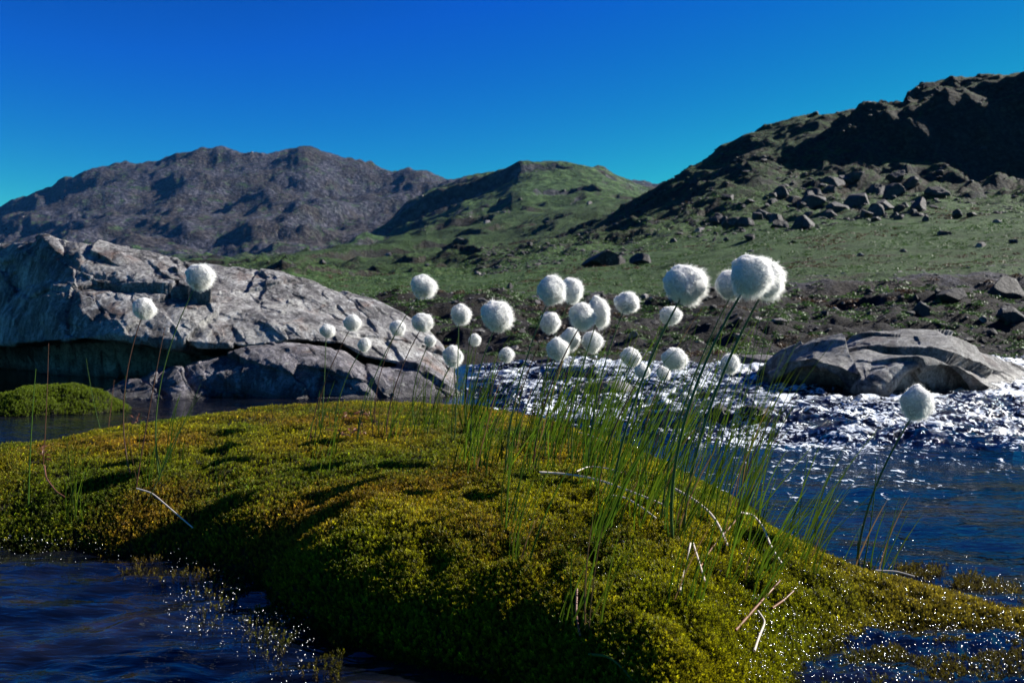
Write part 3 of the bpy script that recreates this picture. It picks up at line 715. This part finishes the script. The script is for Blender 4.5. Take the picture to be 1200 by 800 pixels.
sprigs('moss', X[k], Yv[k], Z[k], np.tile([0, 0, 1.], (k.sum(), 1)), 9, .022, hc, hr)

# beads of spray on the moss near the water
def beads(n, seed):
    g = np.random.default_rng(seed)
    px = np.concatenate([g.uniform(860, 1260, n*3), g.uniform(190, 370, n), g.uniform(-60, 400, n//2), g.uniform(500, 1000, n//2)])
    py = np.concatenate([g.normal(735, 55, n*3), g.normal(735, 50, n), g.normal(636, 14, n//2), g.normal(690, 60, n//2)])
    V = []; Fc = []; o = 0
    for a, b_ in zip(px, py):
        if b_ < 560: continue
        Y = .03 + (HC-.03)/max(.05, (b_-HZ)/F)
        for _ in range(4):
            x = (a-600)/F*Y; z, d = bank_z(np.array([x]), np.array([Y])); zz = max(float(z[0]), 0.0)+.019
            Y = (HC-zz)/((b_-HZ)/F)
        x = (a-600)/F*Y
        if d[0] < -.20: continue
        c = np.array([x, Y, zz+g.uniform(-.004, .006)]); v = np.array([0, 0, HC])-c; v /= np.linalg.norm(v)
        h = SV+v; h /= np.linalg.norm(h); h = h+g.normal(0, .13, 3); h /= np.linalg.norm(h)  # caps turned halfway between sun and camera to make sparkles
        rad = g.uniform(.0006, .0017)*(.6+g.random()*.6)
        e1 = np.cross(h, [0, 0, 1.]); e1 /= np.linalg.norm(e1); e2 = np.cross(h, e1)
        ring = [c-h*rad*.2+rad*(math.cos(q)*e1+math.sin(q)*e2) for q in np.linspace(0, 6.283, 8, endpoint=False)]
        r2 = [c-h*rad*.05+rad*.55*(math.cos(q)*e1+math.sin(q)*e2) for q in np.linspace(0, 6.283, 8, endpoint=False)]
        V += ring+r2+[c]; 
        for q in range(8):
            q2 = (q+1) % 8; Fc += [(o+q, o+q2, o+8+q2), (o+q, o+8+q2, o+8+q), (o+8+q, o+8+q2, o+16)]
        o += 17
    return mesh_np('water_drops', np.array(V), np.array(Fc))
md, nt, b = mat('water drop'); b.inputs['Base Color'].default_value = (.03, .035, .04, 1); b.inputs['Roughness'].default_value = .16; b.inputs['IOR'].default_value = 1.45
link('water_drops', beads(700, 77), md, kind='stuff')

# ------------------------------------------------------------ cotton grass
def head_mesh(seed):
    g = np.random.default_rng(seed)
    import bmesh
    bm = bmesh.new(); bmesh.ops.create_icosphere(bm, subdivisions=5, radius=1)
    V = np.array([v.co[:] for v in bm.verts]); Fc = np.array([[v.index for v in f.verts] for f in bm.faces]); bm.free()
    lop = g.normal(0, .14, 3)
    def rad(d):                       # lopsided, lobed outline, narrower towards the stem, combed by the wind
        q = .93+.20*noise(d[:, 0]*1.3+seed, d[:, 1]*1.3, d[:, 2]*1.3, seed)+.10*noise(d[:, 0]*3.2, d[:, 1]*3.2+seed, d[:, 2]*3.2, seed+1)
        q = q+.045*noise(d[:, 0]*8, d[:, 1]*8+seed, d[:, 2]*8, seed+2)+d@lop
        return q*(1-.16*np.clip(-d[:, 2], 0, 1))
    sw = np.array([.16, .02, -.05])
    core = V*(rad(V)*.93)[:, None]+sw*np.clip(V[:, :1]+.3, 0, 1)*.6
    n = 6000
    d = g.normal(size=(n, 3)); d /= np.linalg.norm(d, axis=1)[:, None]; R0 = rad(d)
    tuft = noise(d[:, 0]*5+seed, d[:, 1]*5, d[:, 2]*5, seed+5)
    r1 = R0*(1.0+.07*np.abs(g.normal(0, 1, n))+.34*np.clip(tuft-.1, 0, 1)*g.random(n))
    lean = sw*(.6+.5*g.random((n, 1)))+np.stack([.10*tuft, 0*tuft, -.06+0*tuft], 1)
    root = d*(R0*.84)[:, None]+sw*.3; tip = d*r1[:, None]+lean+g.normal(0, .045, (n, 3)); mid = root*.5+tip*.5+d*.03
    s = np.cross(d, g.normal(size=(n, 3))); s /= np.linalg.norm(s, axis=1)[:, None]; wv = .0045
    W = np.stack([root-s*wv, root+s*wv, mid+s*wv, mid-s*wv, tip+s*wv*.3, tip-s*wv*.3], 1).reshape(-1, 3)
    i = np.arange(n)*6; Q = np.concatenate([np.stack([i, i+1, i+2, i+3], 1), np.stack([i+3, i+2, i+4, i+5], 1)])
    T = np.concatenate([Fc, Q[:, [0, 1, 2]]+len(core), Q[:, [0, 2, 3]]+len(core)])
    me = mesh_np('seed_head', np.concatenate([core, W]), T, smooth=True); me.materials.append(M['cotton']); me.materials.append(M['cotton_core'])
    me.polygons.foreach_set('material_index', np.array([1]*len(Fc)+[0]*(len(T)-len(Fc)), dtype=np.int32)); return me
heads = [head_mesh(500+i) for i in range(8)]
def bez(p0, p3, bend, n=14):
    p0, p3 = np.array(p0), np.array(p3); L = np.linalg.norm(p3-p0)
    p1 = p0+(p3-p0)*.33+np.array(bend)*L; p2 = p0+(p3-p0)*.7+np.array(bend)*L*.8
    t_ = np.linspace(0, 1, n)[:, None]
    return (1-t_)**3*p0+3*(1-t_)**2*t_*p1+3*(1-t_)*t_*t_*p2+t_**3*p3
def bank_at(px, py):             # bank surface seen at a photo point
    ys = np.linspace(.8, 4.2, 900); x = (px-600)/F*ys; z, d = bank_z(x, ys); z = np.maximum(z, 0)
    row = HZ-(z-HC)/ys*F; k = np.argmax(row <= py) if (row <= py).any() else 899
    return np.array([x[k], ys[k], z[k]])
G = 'cotton grass plants flowering on the moss bank'
plants = [ # head column, row, width, height, root column, row, dark/red stem, label
 (232, 324, 33, 33, 188, 562, 0, 'tall cotton grass, the higher of two white heads before the largest boulder'),
 (169, 361, 27, 27, 155, 560, 1, 'leftmost cotton grass head, lower of the two before the largest boulder'),
 (495, 335, 31, 29, 418, 520, 0, 'tall cotton grass whose head stands just above the sloping end of the largest boulder'),
 (413, 377, 20, 21, 362, 520, 1, 'small cotton grass head, upper right of a loose trio before the largest boulder'),
 (383, 389, 17, 17, 376, 505, 0, 'small faint cotton grass head, leftmost of a loose trio before the largest boulder'),
 (425, 404, 15, 17, 392, 505, 0, 'smallest lowest cotton grass head of a loose trio before the largest boulder'),
 (465, 385, 19, 20, 440, 500, 1, 'small cotton grass head left of a rounder one, before the boulder end'),
 (494, 380, 24, 23, 452, 512, 1, 'round cotton grass head directly below the tall one over the boulder end'),
 (503, 399, 14, 15, 486, 500, 0, 'tiny cotton grass head tucked under the round one before the boulder end'),
 (531, 417, 24, 27, 500, 512, 0, 'ragged cotton grass head low at the right tip of the boulder'),
 (539, 368, 24, 26, 532, 520, 0, 'medium cotton grass head against the slope, between boulder end and a big head'),
 (556, 397, 14, 16, 548, 505, 0, 'tiny cotton grass head low between the ragged head and a big round one'),
 (582, 374, 36, 39, 556, 540, 0, 'big round cotton grass head standing alone, left of the central cluster'),
 (591, 416, 18, 18, 572, 512, 1, 'small cotton grass head just above the rapids under a big lone head'),
 (645, 342, 34, 37, 592, 560, 0, 'big cotton grass head at the upper left of the central cluster'),
 (670, 342, 27, 32, 640, 525, 0, 'cotton grass head touching the right side of the cluster\'s upper left head'),
 (643, 377, 24, 27, 604, 530, 1, 'cotton grass head on the left flank of the central cluster, with a stem crossing it'),
 (683, 370, 32, 34, 625, 556, 1, 'fluffy cotton grass head in the middle of the central cluster'),
 (701, 365, 24, 40, 670, 548, 0, 'tall narrow cotton grass head against the right of the cluster\'s middle head'),
 (668, 395, 22, 30, 640, 540, 0, 'cotton grass head half hidden behind the lowest head of the central cluster'),
 (652, 411, 26, 28, 598, 548, 0, 'lowest cotton grass head of the central cluster, over the rapids'),
 (691, 401, 24, 26, 668, 540, 0, 'cotton grass head at the lower right of the central cluster'),
 (733, 356, 30, 27, 690, 560, 0, 'cotton grass head with a small puff pulled out to its left'),
 (800, 337, 50, 48, 716, 590, 0, 'second largest cotton grass head, round, left of the largest cluster'),
 (784, 369, 26, 23, 742, 560, 0, 'cotton grass head tucked directly under the second largest head'),
 (740, 418, 24, 24, 722, 548, 0, 'cotton grass head above the rapids, upper left of a small low group'),
 (752, 434, 18, 19, 700, 580, 1, 'small cotton grass head touching the lower right of another, over white water'),
 (790, 418, 29, 28, 760, 575, 0, 'cotton grass head above the rapids below the second largest head'),
 (777, 439, 16, 18, 752, 560, 1, 'small shaded cotton grass head half behind a larger one over white water'),
 (852, 427, 23, 25, 800, 570, 0, 'single cotton grass head over the water left of the smooth boulder'),
 (810, 458, 10, 12, 790, 560, 0, 'tiny withered cotton grass head low over the white water'),
 (858, 337, 34, 38, 775, 615, 0, 'cotton grass head peeping out left of the largest fluffy pair'),
 (876, 322, 50, 54, 790, 640, 0, 'left half of the largest fluffy pair of cotton grass heads'),
 (898, 325, 44, 54, 800, 630, 0, 'right half of the largest fluffy pair of cotton grass heads'),
 (1074, 471, 37, 45, 1004, 668, 0, 'cotton grass standing alone before the rapids at the right, head blown sideways'),
]
def blade_pts(root, top, bend): return bez(root, top, bend, 9)
for i, (hx_, hy_, wpx, hpx, rx, ry, red, lab) in enumerate(plants):
    root = bank_at(rx, ry); Y = root[1]+.02*math.sin(i*2.1)
    hp = np.array(P(hx_, hy_, Y))
    e = bpy.data.objects.new('cotton_grass', None); C.objects.link(e); e.location = root
    e['kind'] = 'thing'; e['label'] = lab; e['category'] = 'cotton grass'; e['group'] = G; e.empty_display_size = .02
    s = .5*wpx/F*Y/.98; sz = .5*hpx/F*Y/.96
    h = link('seed_head', heads[i % 8], None, e, tuple(hp-root)); h.scale = (s, s, sz)
    ln = hp-np.array(P(rx, ry, Y)); h.rotation_euler = (random.uniform(-.2, .2), .35*ln[0]/max(.05, ln[2])+random.uniform(-.25, .2), random.uniform(-.6, .6))
    base = hp-root-np.array([.12*s, 0, .55*sz]); bend = (-.10+random.uniform(-.035, .03) if abs(ln[0]) > .02 else .01, 0, 0)
    mb = MB(); rr_ = .0014*(1.7 if wpx > 40 else 1.45 if hx_ > 1000 else 1.0)*random.uniform(.9, 1.15); pts = bez((0, 0, -.01), base, bend, 18)
    mb.tube(pts, 0, [rr_*1.25, rr_*1.1, rr_, rr_*.9, rr_*.8], 6)
    st = link('stem', mb.mesh('stem'), M['stem_red'] if red else M['stem'], e)
    mb = MB(); tdir = pts[-1]-pts[-3]; tdir /= np.linalg.norm(tdir)          # dark bracts cupping the head
    for q in range(7):
        a = q*6.283/7; o2 = np.array([math.cos(a), math.sin(a), 0]); p0 = pts[-1]-tdir*s*.05
        mb.blade([p0, p0+tdir*s*.16+o2*s*.12, p0+tdir*s*.42+o2*s*.3, p0+tdir*s*.62+o2*s*.36], s*.2, o2)
    link('bract', mb.mesh('bract'), M['bract'], e)
    for q in range(random.choice((1, 2, 2))):
        L_ = np.linalg.norm(base)*random.uniform(.25, .55); a = random.uniform(-.1, .55)
        mb = MB(); r0 = np.array([random.uniform(-.01, .01), random.uniform(-.01, .01), -.005])
        mb.blade(bez(r0, r0+np.array([math.sin(a)*L_, random.uniform(-.03, .03), math.cos(a)*L_]), (-.08, 0, 0), 9), random.uniform(.002, .0035), (0, -1, 0))
        link('leaf', mb.mesh('leaf'), M['leaf'], e)

# bare stalks that stand apart
stalks = [((57, 402), (50, 548), 'dark bare stalk with a pale tip standing furthest left but one', 'stem_red', .0014),
          ((42, 432), (33, 598), 'green bare stalk leaning slightly, furthest left of all', 'leaf', .0018),
          ((101, 420), (118, 502), 'pale bare stalk leaning left, before the dark overhang', 'leaf', .0014),
          ((193, 384), (158, 576), 'reddish tipped stalk between the two leftmost cotton grass heads', 'stem_red', .0016),
          ((134, 445), (127, 500), 'short brown stalk left of the leftmost cotton grass', 'dry_brown', .0012),
          ((147, 440), (144, 500), 'short thin stalk beside the leftmost cotton grass', 'leaf', .0012),
          ((892, 360), (845, 640), 'tall thin bare stalk right of the largest fluffy pair', 'stem', .0012),
          ((905, 350), (860, 650), 'thinnest tall stalk rising highest right of the largest fluffy pair', 'stem', .0010),
          ((1028, 535), (1010, 668), 'short straight stalk left of the lone cotton grass at the right', 'leaf', .0014),
          ((235, 450), (165, 600), 'dark thin stalk slanting right across the tall left stem', 'stem', .0012)]
for (tx, ty), (bx_, by_), lab, mt, rad in stalks:
    root = bank_at(bx_, by_); tp = np.array(P(tx, ty, root[1]))
    mb = MB(); mb.tube(bez(root-[0, 0, .01], tp, (random.uniform(-.03, .03), 0, 0), 14), rad*1.1, rad*.45, 5)
    link('stalk', mb.mesh('stalk'), M[mt], label=lab, cat='stalk', group='bare stalks on the moss bank')

# sedge blades among the stems: too many to count
def sedge(seed):
    g = np.random.default_rng(seed); mb = MB(); cols = []
    zones = [(190, (540, 700), (505, 560), 70, 150, .30), (270, (680, 890), (525, 655), 80, 200, .34), (70, (430, 560), (488, 520), 40, 100, .2), (60, (840, 960), (600, 720), 60, 150, .45),
             (26, (0, 260), (500, 620), 40, 110, .12), (40, (580, 860), (620, 760), 60, 150, .25), (16, (340, 440), (490, 560), 30, 90, .15), (10, (985, 1040), (660, 680), 60, 110, .3)]
    for n, xr, yr, l0, l1, lean in zones:
        nt_ = max(3, n//6)
        cx = g.uniform(*xr, nt_); cy = g.uniform(*yr, nt_)
        for i in range(n):
            q = g.integers(nt_); root = bank_at(cx[q]+g.normal(0, 6), cy[q]+g.normal(0, 3))
            L = g.uniform(l0, l1)/F*root[1]; a = lean+g.normal(0, .13)
            tip = root+np.array([math.sin(a)*L, g.normal(0, .12)*L, math.cos(a)*L*.97])
            n0 = mb.n; mb.blade(bez(root-[0, 0, .008], tip, (-.06*g.random()-.03+g.normal(0, .03), 0, 0.02), 8), g.uniform(.0014, .0034), (g.normal(0, .3), -1, .1))
            c = np.array([.068, .145, .010])*(1-g.random()*.65)+np.array([.05, .05, .0])*g.random()
            if g.random() < .08: c = np.array([.16, .10, .04])
            cols.append(np.tile(c, (mb.n-n0, 1)))
    me = mesh_np('sedge_grass', np.concatenate(mb.v), np.concatenate(mb.f), attrs={'col': np.concatenate(cols)})
    link('sedge_grass', me, M['sedge'], kind='stuff')
sedge(61)

# dead stalks lying over the moss
dry = [([(632, 553), (665, 555), (700, 561), (730, 572), (758, 583), (780, 592)], 'dry', .0024, 'longest bleached stalk arching across the moss among the stems'),
       ([(676, 552), (690, 546), (710, 548), (728, 553)], 'dry', .0016, 'short bleached twig just behind the longest bleached stalk'),
       ([(716, 580), (734, 583), (752, 594), (769, 607)], 'dry', .0017, 'thin bleached stalk curving in front of the longest one'),
       ([(788, 571), (812, 584), (832, 600), (843, 616), (852, 638)], 'dry', .0026, 'bleached stalk bending sharply down right of the tallest stems'),
       ([(866, 600), (884, 603), (896, 620), (903, 640), (916, 660)], 'dry', .0025, 'rust and white stalk arching down at the right shore of the bank'),
       ([(809, 636), (806, 655), (801, 672), (797, 692)], 'dry', .0017, 'left one of two short pale stalks hanging side by side'),
       ([(812, 636), (818, 654), (826, 680)], 'dry', .0017, 'right one of two short pale stalks hanging side by side'),
       ([(862, 738), (885, 712), (905, 690), (914, 680)], 'dry_brown', .0020, 'brown dead stalk slanting up to the right near the lower right'),
       ([(884, 762), (890, 744), (897, 728), (888, 715)], 'dry', .0018, 'crooked grey stalk hanging below the slanting brown one'),
       ([(905, 712), (918, 703), (930, 692)], 'dry_brown', .0018, 'short orange stalk right of the slanting brown one'),
       ([(820, 665), (835, 640), (862, 610), (868, 600)], 'dry_brown', .0016, 'thin dark red stalk slanting up to the rust and white one'),
       ([(160, 572), (178, 577), (200, 596), (226, 618)], 'dry', .0017, 'thin pale stalk lying across the moss at the left'),
       ([(52, 545), (54, 560), (66, 576), (76, 582)], 'dry_brown', .0017, 'short brown stalk hanging below the pale tipped dark one'),
       ([(677, 506), (693, 510), (711, 519)], 'dry', .0018, 'pale twig at the far edge of the moss among the sedge'),
       ([(1026, 668), (1050, 669), (1072, 675)], 'dry', .0016, 'pale twig floating at the shore by the lone cotton grass'),
       ([(676, 690), (675, 720), (680, 745)], 'dry_brown', .0018, 'upright brown stalk in the dark front of the bank'),
       ([(690, 766), (712, 768), (730, 782), (742, 798)], 'leaf', .0020, 'green blade curling over at the bottom of the dark front')]
for pts, mt, rad, lab in dry:
    q = []
    for k, (a, b_) in enumerate(pts):
        p = bank_at(a, b_+15); q.append(P(a, b_, p[1]-.002))
    q = np.array(q); tt = np.linspace(0, 1, len(q)); t3_ = np.linspace(0, 1, 16)
    q = np.stack([np.interp(t3_, tt, q[:, c]) for c in range(3)], 1)
    q[1:-1] = (q[:-2]+q[1:-1]*2+q[2:])/4; q[1:-1] = (q[:-2]+q[1:-1]*2+q[2:])/4
    mb = MB(); mb.tube(q, rad*1.1, rad*.85, 6)
    link('dead_stalk', mb.mesh('dead_stalk'), M[mt], label=lab, cat='dead stalk', group='dead stalks lying on the moss')
# brown dead leaves
for (a, b_, n, sp, lab) in [(425, 493, 26, 34, 'patch of brown dead leaves on the crest of the moss bank'), (408, 513, 20, 30, 'patch of brown dead leaves just below the crest patch'),
                            (160, 496, 12, 7, 'brown withered tuft at the foot of the leftmost cotton grass'), (52, 540, 9, 6, 'brown withered tuft at the foot of the pale tipped stalk')]:
    mb = MB(); g = np.random.default_rng(a)
    for i in range(n):
        p = bank_at(a+g.normal(0, sp/2), b_+g.normal(0, 3)); p[2] += .012+g.uniform(0, .012)
        dr = g.normal(size=3); dr[2] *= .4; dr /= np.linalg.norm(dr); L = g.uniform(.012, .032)
        mb.blade([p, p+dr*L*.35+[0, 0, .003], p+dr*L*.7+[0, 0, .003], p+dr*L], g.uniform(.003, .007), g.normal(size=3))
    link('dead_leaves', mb.mesh('dead_leaves'), M['litter'], label=lab, cat='dead leaves')

# ------------------------------------------------------------ air between here and the far mountain
hb = np.array([(x, y, z) for z in (-12, 620) for y in (-60, 3400) for x in (-4300, 4300)], float)
hm_ = mesh_np('haze', hb, np.array([(0, 2, 3, 1), (4, 5, 7, 6), (0, 1, 5, 4), (2, 6, 7, 3), (0, 4, 6, 2), (1, 3, 7, 5)]), smooth=False)
mh = bpy.data.materials.new('thin mountain air'); mh.use_nodes = True; nt = mh.node_tree; nt.nodes.remove(nt.nodes['Principled BSDF'])
pv = nt.nodes.new('ShaderNodeVolumePrincipled'); pv.inputs['Color'].default_value = (.07, .36, 1, 1); pv.inputs['Density'].default_value = .00003
nt.links.new(pv.outputs[0], nt.nodes['Material Output'].inputs['Volume'])
link('haze', hm_, mh, kind='stuff')
